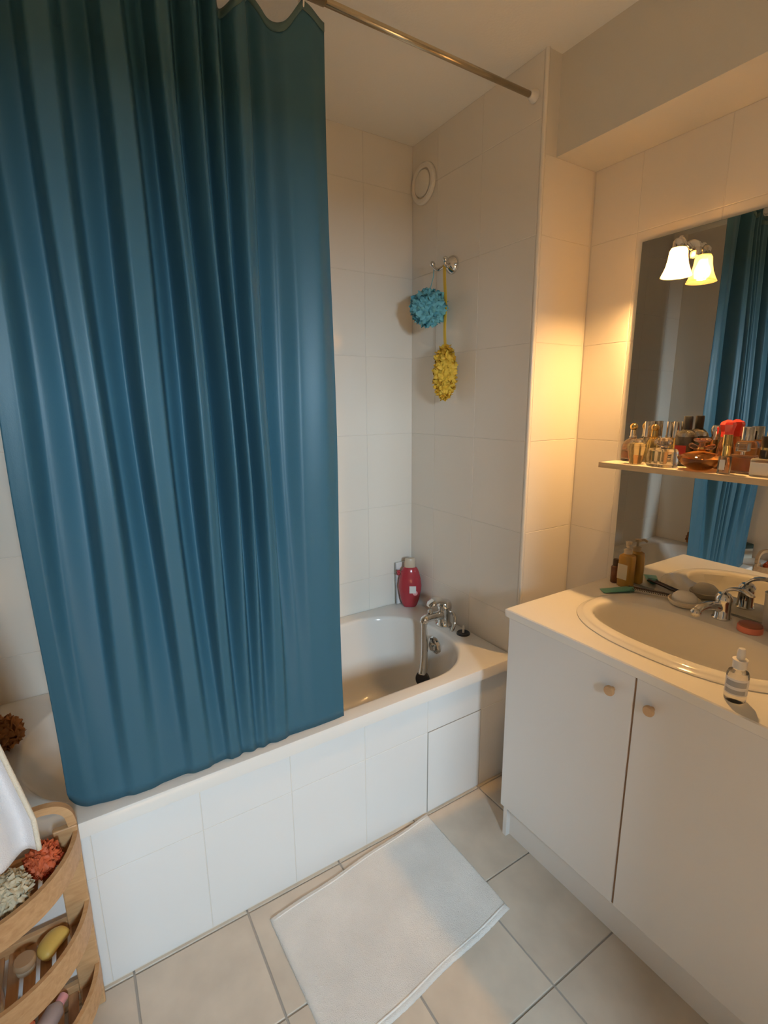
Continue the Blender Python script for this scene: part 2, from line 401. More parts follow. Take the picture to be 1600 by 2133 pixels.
# ------------------------------------------------------------------ shower rod and curtain
YR, ZROD = .03, 2.468
rod = thing('curtain_rod', 'thin brass coloured shower curtain rod across the bath', 'curtain rod', (XL/2, YR, ZROD))
G().tube([(XL+.02, YR, ZROD), (-.75, YR, ZROD)], .0115, 16).build('outer_tube', 'brass_rod', rod)
G().tube([(-.76, YR, ZROD), (-.022, YR, ZROD)], .0092, 16).build('inner_tube', 'brass_rod', rod)
for x, s in ((-.0045, -1), (XL+.001, 1)):
    G().lathe((x, YR, ZROD), [(.019, 0), (.019, .006), (.014, .016), (.0125, .026), (.001, .026)], 24, rot=Matrix.Rotation(s*R(90), 3, 'Y')).build('end_cap', 'white_plastic', rod, 40)
CX0, CX1 = -1.516, -.757
FOLD = [(-1.516, -.014), (-1.485, -.012), (-1.45, .016), (-1.40, .028), (-1.375, -.022), (-1.345, -.024), (-1.318, .018), (-1.275, .034), (-1.252, -.030), (-1.218, -.028), (-1.196, .018),
        (-1.160, .036), (-1.140, -.030), (-1.118, -.022), (-1.098, .028), (-1.066, -.030), (-1.047, .012), (-1.029, -.032), (-1.008, .012), (-.985, -.030), (-.963, -.024),
        (-.944, .020), (-.905, .004), (-.86, -.013), (-.80, -.017), (-.757, -.006)]
def ctop(x):
    if x > -.812: return 2.438-.024*(x+.812)/.055
    return 2.438-.062*abs(math.sin(PI*(x+.812)/.125))**1.2
def cbot(x):
    d = x-CX0; b = ZR+.004
    if d < .045: b += .045-math.sqrt(max(0, .045**2-(.045-d)**2))
    return b
def cpoint(x, s):
    """s: 0 bottom .. 1 top"""
    zb, zt = cbot(x), ctop(x); z = zb+(zt-zb)*s
    sw = .030*(1-s)**2*math.exp(-((x+1.22)/.16)**2)
    a = 1.15+.60*math.sin(PI*min(1, s*1.05))-.30*(1-s)**3
    y = lerp_tab(FOLD, x-sw)*a
    y += .009*math.sin(7*x+3.1*s)+.004*math.sin(23*x-5*s)*s
    base = .033-.020*(1-s)**1.5+.032*max(0.0, min(1, (-1.40-x)/.11))**1.5*(1-s)**2
    return Vector((x+.004*math.sin(9*s+20*x), base+y*(.20+.80*min(1, s*2.4)), z))
def curtain():
    t = thing('shower_curtain', 'teal blue pleated shower curtain hanging over the bath rim', 'shower curtain', (-1.13, .03, ZR))
    nx, nz = 300, 70; vs = []; fs = []
    for j in range(nz+1):
        for i in range(nx+1): vs.append(cpoint(CX0+(CX1-CX0)*i/nx, j/nz))
    for j in range(nz):
        for i in range(nx):
            a = j*(nx+1)+i; fs.append([a, a+1, a+nx+2, a+nx+1])
    G().add(vs, fs, True).build('cloth', 'curtain_cloth', t, solid=.0012)
    vs = []; fs = []
    for j in range(4):
        for i in range(nx+1):
            x = CX0+(CX1-CX0)*i/nx; p = cpoint(x, 1.0-.010*(1-j/3)); p.y -= .0016; p.z += .001; vs.append(p)
    for j in range(3):
        for i in range(nx):
            a = j*(nx+1)+i; fs.append([a, a+1, a+nx+2, a+nx+1])
    hm = G().add(vs, fs, True).build('top_hem', 'curtain_hem', t, solid=.0014); hm['label'] = 'paler reinforced top hem'
    for k in range(6):
        x = -.812-.125*k; p = cpoint(x, .992)
        g = G(); c = Vector((x, YR, (p.z-.004+ZROD+.016)/2)); rad = (ZROD+.016-p.z+.004)/2
        pts = [c+Vector((.002*math.sin(a), (p.y-YR)*.5*(1-math.cos(a))*.5+rad*.55*math.sin(a), rad*math.cos(a))) for a in [2*PI*q/24 for q in range(25)]]
        g.tube(pts, .0022, 8, False).build('hook_ring', 'white_plastic', t)
curtain()

# ------------------------------------------------------------------ things on the bath end wall
def vent():
    c = Vector((-.0035, .622, 2.412)); rot = Matrix.Rotation(R(-90), 3, 'Y')
    t = thing('air_vent', 'round cream plastic air vent high on the bath end wall', 'air vent', c)
    G().lathe(c, [(.079, 0), (.079, .008), (.074, .013), (.060, .014), (.056, .010), (.056, .001), (.001, .001)], 48, rot=rot).build('outer_ring', 'vent_plastic', t, 40)
    G().lathe(c, [(.045, .001), (.051, .009), (.050, .013), (.044, .0155), (.001, .0165)], 48, rot=rot).build('valve_disc', 'vent_plastic', t, 40)
vent()
HK = Vector((-.0035, .423, 2.054))
def hook():
    t = thing('wall_hook', 'small chrome double robe hook on the bath end wall', 'hook', HK)
    rot = Matrix.Rotation(R(-90), 3, 'Y')
    G().lathe(HK, [(.036, 0), (.036, .004), (.033, .012), (.020, .026), (.012, .032), (.011, .040), (.001, .042)], 28, rot=rot).build('wall_plate', 'chrome', t, 40)
    for s, l in ((1, .052), (-1, .030)):
        a = HK+Vector((-.030, 0, 0))
        p = spline([a, a+Vector((-.012, s*.016, -.012)), a+Vector((-.022, s*.030, -.018)), a+Vector((-.030, s*l*.85, -.010)), a+Vector((-.034, s*l, .006))], 6)
        G().tube(p, .0065, 10).ball(p[-1], .0115).build('prong', 'chrome', t)
hook()
def ruffles(center, rad, n, psize, seed, axis=(1, 1, 1), mat_='loofah_blue', name='bath_pouf', label='', cat='loofah', cord=None, cord_mat=None, core=.74, group=None):
    rnd = random.Random(seed); c = Vector(center)
    t = thing(name, label, cat, c-Vector((0, 0, rad*axis[2])), group)
    g = G()
    g.ball(c, rad*core, axis, 16, 10)
    ga = PI*(3-math.sqrt(5))
    for i in range(n):
        z = 1-2*(i+.5)/n; rr_ = math.sqrt(1-z*z); a = i*ga+rnd.uniform(-.2, .2)
        d = Vector((rr_*math.cos(a), rr_*math.sin(a), z))
        nrm = (d+Vector([rnd.uniform(-.35, .35) for _ in range(3)])).normalized()
        x = nrm.orthogonal().normalized(); y = nrm.cross(x); ph = rnd.uniform(0, 6.3)
        pos = c+Vector([d[k]*rad*axis[k]*rnd.uniform(.66, .80) for k in range(3)])
        seg = 20; vs = []; fs = []; rings = ((.10, 0), (.50, .30), (.80, .46), (1.05, .44))
        lob = rnd.choice((3, 4, 4)); ps = psize*rnd.uniform(.85, 1.2)
        for (q, h) in rings:
            for k in range(seg):
                th = 2*PI*k/seg; wv = math.sin(lob*th+ph)+.5*math.sin(2*lob*th+ph*2)
                rad2 = ps*q*(1+.18*wv*q)
                vs.append(pos+x*rad2*math.cos(th)+y*rad2*math.sin(th)+nrm*ps*(h*.8+.24*q*q*wv))
        for j in range(3):
            for k in range(seg):
                k2 = (k+1) % seg; fs.append([j*seg+k, j*seg+k2, (j+1)*seg+k2, (j+1)*seg+k])
        g.add(vs, fs, True)
    g.build('ruffled_mesh', mat_, t)
    if cord: G().tube(cord[0], cord[1], 8, True, cord[2] if len(cord) > 2 else None).build('hanging_cord', cord_mat or mat_, t)
    return t
a1 = HK+Vector((-.062, .043, -.012))
ruffles((-.094, .465, 1.888), .078, 110, .021, 3, (1, 1, 1), 'loofah_blue', 'bath_pouf', 'blue mesh bath pouf hanging from the wall hook', 'bath pouf',
        ([a1+Vector((0, .002, 0)), a1+Vector((.0, .004, -.03)), (-.088, .464, 1.955), (-.09, .465, 1.90)], .0018), 'loofah_blue')
a2 = HK+Vector((-.045, -.008, -.006))
ruffles((-.060, .392, 1.630), .066, 150, .0165, 5, (.74, .74, 2.0), 'loofah_yellow', 'bath_scrubber', 'long yellow mesh scrubber hanging on a yellow strap from the hook', 'bath scrubber',
        (spline([a2+Vector((0, .006, .004)), a2+Vector((-.002, .001, -.06)), (-.050, .408, 1.90), (-.056, .404, 1.80), (-.060, .392, 1.72)], 6), .009, (1.0, .12)), 'loofah_yellow')

# ------------------------------------------------------------------ bath mixer tap and hand shower
def bath_tap():
    x, y, z = -.058, .372, ZR
    t = thing('bath_mixer_tap', 'chrome bath mixer tap with hanging hand shower on the bath rim', 'tap', (x, y, z))
    G().lathe((x, y, z), [(.036, 0), (.036, .006), (.032, .010), (.029, .015), (.029, .075), (.033, .082), (.034, .100), (.026, .116), (.001, .121)], 28).build('body', 'chrome', t, 40)
    # looped lever above the body
    lv = spline([(x-.006, y, z+.108), (x-.03, y-.002, z+.126), (x-.065, y-.004, z+.128), (x-.092, y-.006, z+.110)], 6)
    G().tube(lv, [.021]*3+[.022]*(len(lv)-6)+[.019, .017, .013], 14, True, (1.2, .60)).build('lever', 'chrome', t)
    sp = spline([(x, y, z+.052), (x-.035, y-.003, z+.056), (x-.080, y-.006, z+.060), (x-.112, y-.008, z+.058), (x-.122, y-.009, z+.040)], 6)
    s = G().tube(sp, [.022]*6+[.020]*(len(sp)-10)+[.018]*4, 16).build('spout', 'chrome', t)
    G().lathe((x-.084, y-.006, z+.068), [(.0075, 0), (.0075, .012), (.012, .014), (.012, .024), (.008, .028), (.001, .028)], 18).build('diverter_knob', 'chrome', s, 40)
    # handset hanging head down into the bath
    hp = spline([(x-.122, y-.010, z+.060), (x-.120, y-.012, z-.02), (x-.126, y-.022, z-.10), (x-.136, y-.030, z-.155), (x-.146, y-.036, z-.185)], 6)
    hs = G().tube(hp, [.012+.008*(k/len(hp)) for k in range(len(hp))], 14).build('hand_shower', 'chrome', t)
    rot = Matrix.Rotation(R(-70), 3, 'Y') @ Matrix.Rotation(R(20), 3, 'X'); hc = Vector((x-.146, y-.040, z-.204))
    G().lathe(hc, [(.001, -.016), (.020, -.014), (.033, -.002), (.034, .008), (.030, .012), (.001, .012)], 28, rot=rot).build('shower_head', 'black_plastic', hs, 40)
    h2 = spline([(x+.012, y-.022, z+.068), (x+.016, y-.045, z+.066), (x+.008, y-.066, z+.040), (x-.012, y-.070, z-.005), (x-.040, y-.066, z-.07), (x-.062, y-.055, z-.16), (x-.080, y-.05, z-.25), (x-.105, y-.045, z-.335), (x-.150, y-.030, z-.365),
                  (x-.155, y-.010, z-.31), (x-.122, y-.002, z-.20), (x-.106, y-.002, z-.09), (x-.108, y-.006, z+.0), (x-.120, y-.010, z+.062)], 7)
    G().tube(h2, .0078, 10).build('shower_hose', 'chrome', t)
bath_tap()
pk = thing('waste_control', 'dark round waste knob with pale stem on the bath rim corner', 'waste knob', (-.045, .255, ZR))
G().lathe((-.045, .255, ZR), [(.030, 0), (.030, .004), (.026, .008), (.018, .006), (.001, .006)], 28).build('collar', 'black_plastic', pk, 40)
G().lathe((-.045, .255, ZR+.005), [(.0045, 0), (.0045, .030), (.003, .033), (.001, .033)], 12).build('stem', 'white_plastic', pk, 40)
def red_bottle():
    x, y = -.064, .632
    t = thing('shower_gel_bottle', 'red shower gel bottle with beige cap on the bath corner', 'bottle', (x, y, ZR))
    prof = [(.020, 0), (.031, .002), (.037, .012), (.046, .040), (.055, .085), (.057, .110), (.053, .145), (.044, .180), (.036, .198), (.030, .204), (.001, .204)]
    rz = Matrix.Rotation(R(-32), 3, 'Z')
    b = G().lathe((x, y, ZR), prof, 36, 1.0, .58, rot=rz).build('body', 'red_gel', t, 50)
    G().lathe((x, y, ZR+.203), [(.026, 0), (.027, .003), (.027, .020), (.025, .040), (.021, .046), (.001, .047)], 28, 1.0, .62, rot=rz).build('cap', 'cap_beige', t, 40)
    f = rz @ Vector((.012, -.0335, 0)); lr = Matrix.Rotation(R(-32), 4, 'Z')
    G().obox(Vector((x, y, ZR+.098))+f+Vector((0, 0, 0)), (.032, .0016, .036), R(-32)).build('label_patch', 'label_white', b)
    G().lathe(Vector((x, y, ZR+.080))+rz @ Vector((.024, -.0325, 0)), [(.001, -.001), (.012, -.001), (.012, .001), (.001, .001)], 20, rot=rz @ Matrix.Rotation(R(90), 3, 'X')).build('fruit_print', 'pink_print', b, 40)
    g = G()
    for a in (R(30), R(-30), R(150), R(-150)):
        g.ball(Vector((x, y, ZR+.178))+rz @ Vector((-.046+.012*math.cos(a), -.008, .014*math.sin(a))), .010, (1.0, .5, .75), 12, 8)
    g.build('bow_tag', 'red_gel', t)
red_bottle()
pl = thing('small_plaque', 'small white plaque with dark edge leaning behind the red bottle', 'plaque', (-.055, D-.02, ZR))
G().obox((-.055, D-.018, ZR+.1085), (.098, .007, .212), rx=R(-3)).build('panel', 'label_white', pl)
G().obox((-.1062, D-.018, ZR+.1085), (.004, .0076, .2125), rx=R(-3)).build('edge_strip', 'label_grey', pl)

# ------------------------------------------------------------------ left end of the bath
ruffles((-1.668, .415, ZR+.052), .052, 70, .016, 11, (1, 1, 1), 'loofah_rust', 'bath_pouf', 'rust brown bath pouf on the far left bath rim', 'bath pouf')
ct = thing('small_carton', 'small cream carton with dark top and green disc on the left bath rim', 'carton', (-1.655, .10, ZR))
G().obox((-1.655, .10, ZR+.032), (.07, .05, .064), R(25), bev=.001).build('box_body', 'carton', ct)
G().obox((-1.655, .10, ZR+.078), (.071, .051, .028), R(25), bev=.001).build('box_top', 'carton_teal', ct)
G().lathe((-1.655+.0355*math.cos(R(25)), .10+.0355*math.sin(R(25)), ZR+.034), [(.001, -.0005), (.015, -.0005), (.015, .0008), (.001, .0008)], 20, rot=Matrix.Rotation(R(25), 3, 'Z') @ Matrix.Rotation(R(90), 3, 'Y')).build('disc_print', 'carton_green', ct)

# ------------------------------------------------------------------ vanity
YE = -1.085   # right end of the vanity
XW = XM-.0005-TH
def vanity():
    t = thing('vanity_cabinet', 'white laminate vanity cabinet with two doors under the washbasin', 'cabinet', (0, (YV+YE)/2, 0))
    y0, y1 = YV-.016, YE+.01
    for y in (y0, y1+.016):
        G().box((-.252, y-.016, .13), (XW-.01, y, .834), .0008).box((-.254, y-.016, 0), (XW-.01, y, .1299)).build('side_panel', 'laminate', t)
    G().box((-.252, y1+.016, .13), (XW-.01, y0-.016, .146)).build('bottom_board', 'laminate', t)
    G().box((XW-.018, y1+.016, .146), (XW-.010, y0-.016, .834)).build('back_board', 'laminate', t)
    G().box((-.236, y1+.016, 0), (-.220, y0-.016, .129)).build('plinth', 'laminate', t)
    ys = -.6455
    for a, b, ky in ((y0, ys+.003, -.588), (ys-.003, y1, -.694)):
        d = G().box((-.271, b, .131), (-.2535, a, .833), .002).build('door', 'laminate', t)
        rot = Matrix.Rotation(R(-90), 3, 'Y')
        G().lathe((-.271, ky, .772), [(.006, 0), (.006, .008), (.009, .011), (.0135, .014), (.0142, .019), (.012, .023), (.001, .0235)], 24, rot=rot).build('knob', 'knob_wood', d, 40)
    G().box((-.2670, ys-.0029, .133), (-.2515, ys+.0029, .833)).build('door_edge_strip', 'gap_dark', t)
vanity()
# worktop with the oval cut-out, basin
BC = (.035, -.622); BA = (.245, .318)
def bas_loop(th, x0, x1, y0, y1, n, z, flat=None):
    out = []
    cx, cy, a, b = (x0+x1)/2, (y0+y1)/2, (x1-x0)/2, (y1-y0)/2
    for t in th:
        dx, dy = math.cos(t), math.sin(t); lo_, hi = 0, 2
        for _ in range(34):
            m = (lo_+hi)/2; px, py = BC[0]+dx*m, BC[1]+dy*m
            if (abs(px-cx)/a)**n+(abs(py-cy)/b)**n > 1: hi = m
            else: lo_ = m
        out.append(Vector((BC[0]+dx*lo_, BC[1]+dy*lo_, z)))
    return out
def worktop_and_basin():
    x0, x1, y0, y1 = XC, XW, YE-.012, YV
    th = thetas_for(BC, .24, .32, [(x0, y0), (x1, y0), (x1, y1), (x0, y1)], 120)
    rect = lambda i, z: rr_loop(BC, th, x0+i, x1-i, y0+i, y1-i, .002, z)
    hole = lambda z: bas_loop(th, -.16, .228, -.90, -.345, 2.2, z)
    zt, zb = ZC, ZC-.0255
    g = G().loft([hole(zb), rect(0, zb), rect(0, zt-.003), rect(.003, zt), hole(zt), hole(zb)], False, False, False)
    tag(g.build('worktop', 'worktop', None), 'white vanity worktop surrounding the oval washbasin', 'worktop')
    t = thing('washbasin', 'oval white ceramic washbasin set into the vanity worktop', 'washbasin', (BC[0], BC[1], ZC))
    L = []
    def ol(i, z): return bas_loop(th, -.207+i, .254-i, -.938+i, -.306-i, 2.35, z)
    L += [hole(ZC-.012), ol(.012, ZC+.0006), ol(.0, ZC+.0006), ol(-.0, ZC+.003), ol(.004, ZC+.006), ol(.010, ZC+.0065), ol(.014, ZC+.010), ol(.020, ZC+.013)]
    def il(i, z, n=2.3): return bas_loop(th, -.156+i, .118-i*.6, -.882+i, -.362-i, n, z)
    L += [il(-.008, ZC+.0135), il(-.002, ZC+.012), il(.002, ZC+.007), il(.005, ZC-.002)]
    for k in range(1, 11):
        q = k/10; L.append(il(.005+.085*q**2.2, ZC-.002-.135*math.sin(q*PI/2)))
    L.append(il(.125, ZC-.141, 2.0))
    G().loft(L, False, True).build('bowl', 'ceramic', t, 40)
    G().lathe((-.02, -.622, ZC-.1415), [(.024, 0), (.024, .003), (.018, .004), (.001, .002)], 24).build('drain', 'chrome', t, 40)
worktop_and_basin()
ZB = ZC+.0135
def basin_tap():
    x, y, z = .188, -.628, ZB-.001
    t = thing('basin_mixer_tap', 'chrome single lever mixer tap on the washbasin', 'tap', (x, y, z))
    G().lathe((x, y, z), [(.026, 0), (.026, .004), (.0225, .008), (.0215, .050), (.023, .056), (.023, .068), (.016, .078), (.001, .081)], 28).build('body', 'chrome', t, 40)
    sp = spline([(x-.008, y+.003, z+.034), (x-.04, y+.012, z+.046), (x-.075, y+.022, z+.046), (x-.098, y+.028, z+.034)], 6)
    s = G().tube(sp, [.015]*4+[.013]*(len(sp)-4), 16).build('spout', 'chrome', t)
    G().ball((x-.098, y+.028, z+.032), .0155).build('aerator', 'chrome', s)
    lv = spline([(x+.002, y+.004, z+.078), (x-.002, y-.014, z+.096), (x-.006, y-.045, z+.104), (x-.010, y-.078, z+.094)], 6)
    G().tube(lv, [.009]*6+[.011]*(len(lv)-8)+[.009, .006], 12, True, (1.2, .5)).build('lever', 'chrome', t)
basin_tap()

# small things around the basin
def pump_bottle():
    x, y, z = .234, -.290, ZC
    t = thing('soap_pump_bottle', 'amber liquid soap pump bottle beside the mirror edge', 'soap bottle', (x, y, z))
    b = G().lathe((x, y, z), [(.022, 0), (.025, .003), (.025, .105), (.023, .114), (.012, .121), (.012, .127), (.001, .127)], 28, 1, 1, power=3.2).build('body', 'soap_body', t, 40)
    G().box((x-.0262, y-.018, z+.03), (x-.0254, y+.018, z+.085)).build('label_patch', 'label_cream', b)
    p = G().lathe((x, y, z+.121), [(.014, 0), (.014, .014), (.009, .017), (.0045, .018), (.0045, .034), (.010, .035), (.011, .043), (.001, .045)], 20)
    p.tube([(x, y, z+.160), (x-.022, y-.010, z+.161), (x-.032, y-.015, z+.154)], .005, 10)
    p.build('pump', 'cap_beige', t, 40)
pump_bottle()
sb = thing('small_vial', 'small brown bottle with black cap in the worktop corner', 'bottle', (.238, -.246, ZC))
G().lathe((.238, -.246, ZC), [(.014, 0), (.0155, .002), (.0155, .058), (.013, .062), (.008, .064), (.001, .064)], 22).build('body', mat('amber_brown', (.30, .11, .04), .15, trans=.4), sb, 40)
G().lathe((.238, -.246, ZC+.064), [(.0105, 0), (.0105, .022), (.009, .024), (.001, .024)], 20).build('cap', 'brown_plastic', sb, 40)
tt = thing('cosmetic_tube', 'flat teal cosmetic tube lying on the worktop by the basin', 'tube', (.15, -.315, ZC))
m4 = Matrix.Translation((.156, -.310, ZC+.0162)) @ Matrix.Rotation(R(-36), 4, 'Z')
def tube_loops():
    L = []
    for k in range(9):
        q = k/8; wd = .022-.003*q; hh = .0010+.0075*q
        L.append([m4 @ Vector((-.052+.088*q, wd*math.cos(2*PI*j/20), -.0145+hh*(1+math.sin(2*PI*j/20)))) for j in range(20)])
    return L
G().loft(tube_loops(), True, True).build('body', 'teal_foil', tt, 50)
G().add([m4 @ Vector((.036+.018*a, .013*math.cos(b), -.0062+.0080*math.sin(b))) for a in (0, 1) for b in [2*PI*k/14 for k in range(14)]], [[k, (k+1) % 14, 14+(k+1) % 14, 14+k] for k in range(14)]+[list(range(14)), [14+k for k in range(14)]]).build('cap', 'teal_foil', tt)
cb = thing('hair_comb', 'brown comb lying across the worktop behind the basin', 'comb', (.215, -.37, ZC))
def comb():
    m = Matrix.Translation((.224, -.395, ZC+.0155)) @ Matrix.Rotation(R(-72), 4, 'Z')
    g = G().obox((0, 0, 0), (.15, .010, .0045), bev=.0015)
    gb = G().add([m @ v for v in g.v], g.f); gb.build('spine', 'brown_plastic', cb)
    gt = G()
    for k in range(24):
        g = G().obox((-.058+.0055*k, -.013, 0), (.0022, .018, .0024)); gt.add([m @ v for v in g.v], g.f)
    gt.build('teeth', 'brown_plastic', cb)['kind'] = 'stuff'
comb()
sd = thing('soap_dish', 'round cream soap dish on the back of the washbasin', 'soap dish', (.197, -.515, ZB))
G().lathe((.197, -.515, ZB-.001), [(.030, 0), (.040, .004), (.046, .014), (.0475, .020), (.045, .021), (.042, .013), (.030, .008), (.001, .007)], 32, 1, 1.0).build('bowl', 'dish_cream', sd, 50)
tag(G().lathe((.197, -.515, ZB+.0065), [(.022, 0), (.033, .003), (.037, .012), (.034, .024), (.024, .034), (.008, .038), (.001, .0385)], 28, .86, 1.05).build('soap_bar', 'soap_white', None, 50), 'domed white soap bar lying in the cream soap dish', 'soap')
tn = thing('cosmetic_tin', 'flat round pink tin beside the washbasin tap', 'tin', (.158, -.715, ZB))
G().lathe((.158, -.715, ZB-.001), [(.029, 0), (.031, .002), (.031, .016), (.030, .018), (.001, .018)], 32).build('base', 'tin_pink', tn, 40)
G().lathe((.158, -.715, ZB+.016), [(.0285, 0), (.0285, .005), (.026, .0065), (.001, .007)], 32).build('lid', 'tin_pink_dark', tn, 40)
bk = G().lathe((.2255, -.750, ZB-.006), [(.027, 0), (.030, .002), (.034, .11), (.0355, .112), (.033, .112), (.0285, .006), (.001, .005)], 32)
tag(bk.build('beaker', mat('beaker_plastic', (.80, .78, .72), .4, trans=.25), None, 50), 'frosted white tumbler against the mirror right of the tap', 'tumbler')
def dropper():
    x, y, z = -.222, -.842, ZC
    t = thing('dropper_bottle', 'small frosted serum bottle with white dropper on the worktop front', 'dropper bottle', (x, y, z))
    b = G().lathe((x, y, z), [(.018, 0), (.0205, .003), (.0215, .012), (.0215, .062), (.019, .070), (.011, .075), (.011, .079), (.001, .079)], 28).build('body', 'serum_glass', t, 40)
    for z0, z1, m, a0, a1 in ((.020, .058, 'label_white', -80, 80), (.040, .053, 'label_grey', -60, 55), (.023, .033, 'label_grey', -60, 50)):
        vs = []; fs = []; rr_ = .0218 if m == 'label_white' else .02205; cen = math.atan2(-.43, -1.187); n = 16
        for k in range(n+1):
            a = cen+R(a0+(a1-a0)*k/n)
            vs += [(x+rr_*math.cos(a), y+rr_*math.sin(a), z+z0), (x+rr_*math.cos(a), y+rr_*math.sin(a), z+z1)]
        fs = [[2*k, 2*k+2, 2*k+3, 2*k+1] for k in range(n)]
        G().add(vs, fs, True).build('label_band' if m == 'label_grey' else 'label_wrap', m, b)
    c = G().lathe((x, y, z+.0785), [(.0135, 0), (.0135, .016), (.0125, .018), (.001, .018)], 24).build('collar', 'white_plastic', t, 40)
    G().lathe((x, y, z+.0965), [(.015, 0), (.015, .002), (.008, .003), (.0078, .022), (.006, .027), (.001, .029)], 20).build('dropper_bulb', 'white_plastic', t, 40)
dropper()

# ------------------------------------------------------------------ mirror, lamp, shelf
XMF = .2625
mr = thing('wall_mirror_panel', 'large frameless mirror above the washbasin', 'mirror', (XMF, -.70, .868))
mo = G().box((XMF, -1.25, .868), (XW-.0004, -.217, 2.018)).build('glass_back', 'mirror_edge', mr)
G().add([(XMF-.0004, -1.249, .869), (XMF-.0004, -.218, .869), (XMF-.0004, -.218, 2.017), (XMF-.0004, -1.249, 2.017)], [[0, 1, 2, 3]]).build('reflecting_face', 'mirror_silver', mr)
def lamp():
    x, y, z = .190, -.380, 1.873
    t = thing('mirror_lamp', 'lit mirror lamp with bell shade opening downward', 'lamp', (x, y, z))
    rotY = Matrix.Rotation(R(-90), 3, 'Y')
    G().lathe((XMF-.0006, y, z+.085), [(.026, 0), (.026, .006), (.020, .010), (.001, .010)], 28, rot=rotY).build('wall_plate', 'chrome', t, 40)
    G().tube(spline([(XMF-.008, y, z+.085), (x+.035, y, z+.092), (x+.008, y, z+.108), (x, y, z+.096)], 6), .006, 12).build('arm', 'chrome', t)
    G().lathe((x, y, z+.070), [(.016, 0), (.018, .004), (.018, .026), (.012, .034), (.001, .034)], 24).build('socket', 'chrome', t, 40)
    sh = [(.020, .078), (.024, .070), (.026, .050), (.030, .030), (.038, .010), (.043, .0), (.0415, .0), (.0365, .010), (.0285, .030), (.0245, .050), (.022, .070), (.020, .075)]
    G().lathe((x, y, z), sh, 36).build('bell_shade', 'shade_glass', t)
    prof = [(.0005, .006), (.012, .008), (.020, .015), (.023, .026), (.021, .038), (.015, .052), (.012, .064), (.0005, .066)]
    G().lathe((x, y, z), prof, 24).build('light_bulb', 'bulb_glow', t)
lamp()
SZ = 1.311
sh = thing('mirror_shelf', 'narrow wooden shelf across the mirror holding perfume bottles', 'shelf', (.18, -.65, SZ-.017))
G().box((.1012, -1.10, SZ-.0170), (XMF-.001, -.236, SZ), .0006).build('board', mat('shelf_top', (.80, .72, .58), .35), sh)
G().box((.0992, -1.10, SZ-.0172), (.1010, -.2358, SZ+.0002)).build('edge_band', 'shelf_edge_wood', sh)

GRP = 'perfume bottles on the mirror shelf'
def pf(label, x, y): return thing('perfume_bottle', label, 'perfume bottle', (x, y, SZ), GRP)
# ball stopper bottle at the left end
t = pf('clear ribbed perfume bottle with gold ball stopper at the shelf end', .226, -.272)
G().lathe((.226, -.272, SZ), [(.030, 0), (.033, .003), (.033, .045), (.030, .058), (.022, .070), (.011, .076), (.009, .080), (.001, .080)], 20, ).build('body', 'glass_pink', t, 30)
G().lathe((.226, -.272, SZ+.079), [(.012, 0), (.012, .004), (.0095, .006), (.0095, .024), (.0105, .026), (.001, .026)], 20).build('neck', 'silver', t, 40)
G().ball((.226, -.272, SZ+.115), .0125).build('stopper', 'gold', t)
G().lathe((.226, -.272, SZ+.012), [(.0335, 0), (.0335, .022)], 24).build('liquid_band', 'glass_rose', t)
# small amber vase
t = pf('small yellow vase shaped perfume bottle near the shelf front', .150, -.335)
G().lathe((.150, -.335, SZ), [(.015, 0), (.019, .003), (.021, .010), (.026, .035), (.030, .058), (.027, .066), (.014, .069), (.001, .069)], 8, smooth=False).build('body', 'glass_yellow', t)
G().lathe((.150, -.335, SZ+.068), [(.010, 0), (.013, .005), (.010, .012), (.001, .013)], 8, smooth=False).build('stopper', 'glass_clear', t)
# wide crystal flacon
t = pf('wide clear crystal perfume flacon with faceted round stopper', .150, -.420)
G().lathe((.150, -.420, SZ), [(.043, 0), (.048, .004), (.048, .030), (.046, .048), (.040, .056), (.016, .058), (.001, .058)], 8, .62, 1.0, smooth=False, ph=PI/8).build('body', 'glass_clear', t)
G().lathe((.150, -.420, SZ+.058), [(.010, 0), (.012, .004), (.026, .012), (.028, .020), (.020, .029), (.001, .031)], 9, .8, 1.0, smooth=False).build('stopper', 'glass_pink', t)
# amber bowl with lotus stopper
t = pf('squat amber bowl perfume bottle with winged clear stopper', .157, -.528)
G().lathe((.157, -.528, SZ), [(.018, 0), (.026, .002), (.048, .016), (.060, .031), (.061, .036), (.052, .044), (.026, .053), (.010, .056), (.001, .056)], 40, .92, 1.0).build('body', 'glass_amber', t, 50)
G().lathe((.157, -.528, SZ+.055), [(.010, 0), (.012, .006), (.009, .012), (.001, .012)], 20).build('neck', 'gold', t, 40)
s_ = G()
for a in (-1, 1): s_.tube(spline([(.157, -.528, SZ+.064), (.157, -.528+a*.018, SZ+.066), (.157, -.528+a*.036, SZ+.073)], 5), [.008]*5+[.010]*5+[.004], 10, True, (.7, .8))
s_.lathe((.157, -.528, SZ+.062), [(.008, 0), (.008, .016), (.022, .022), (.024, .027), (.020, .030), (.001, .031)], 16)
s_.build('stopper', 'glass_rose', t, 40)
# slim gold capped spray
t = pf('slim clear perfume sample with gold and black cap at the shelf front', .126, -.607)
b = G().lathe((.126, -.607, SZ), [(.013, 0), (.014, .001), (.014, .046), (.012, .049), (.001, .050)], 24, power=4.5).build('body', 'glass_clear', t, 40)
G().box((.1112, -.614, SZ+.012), (.1118, -.600, SZ+.040)).build('label_patch', 'label_white', b)
G().lathe((.126, -.607, SZ+.050), [(.0115, 0), (.0115, .024), (.0122, .025), (.0122, .033), (.0115, .034), (.0115, .058), (.001, .059)], 20).build('cap', 'gold', t, 40)
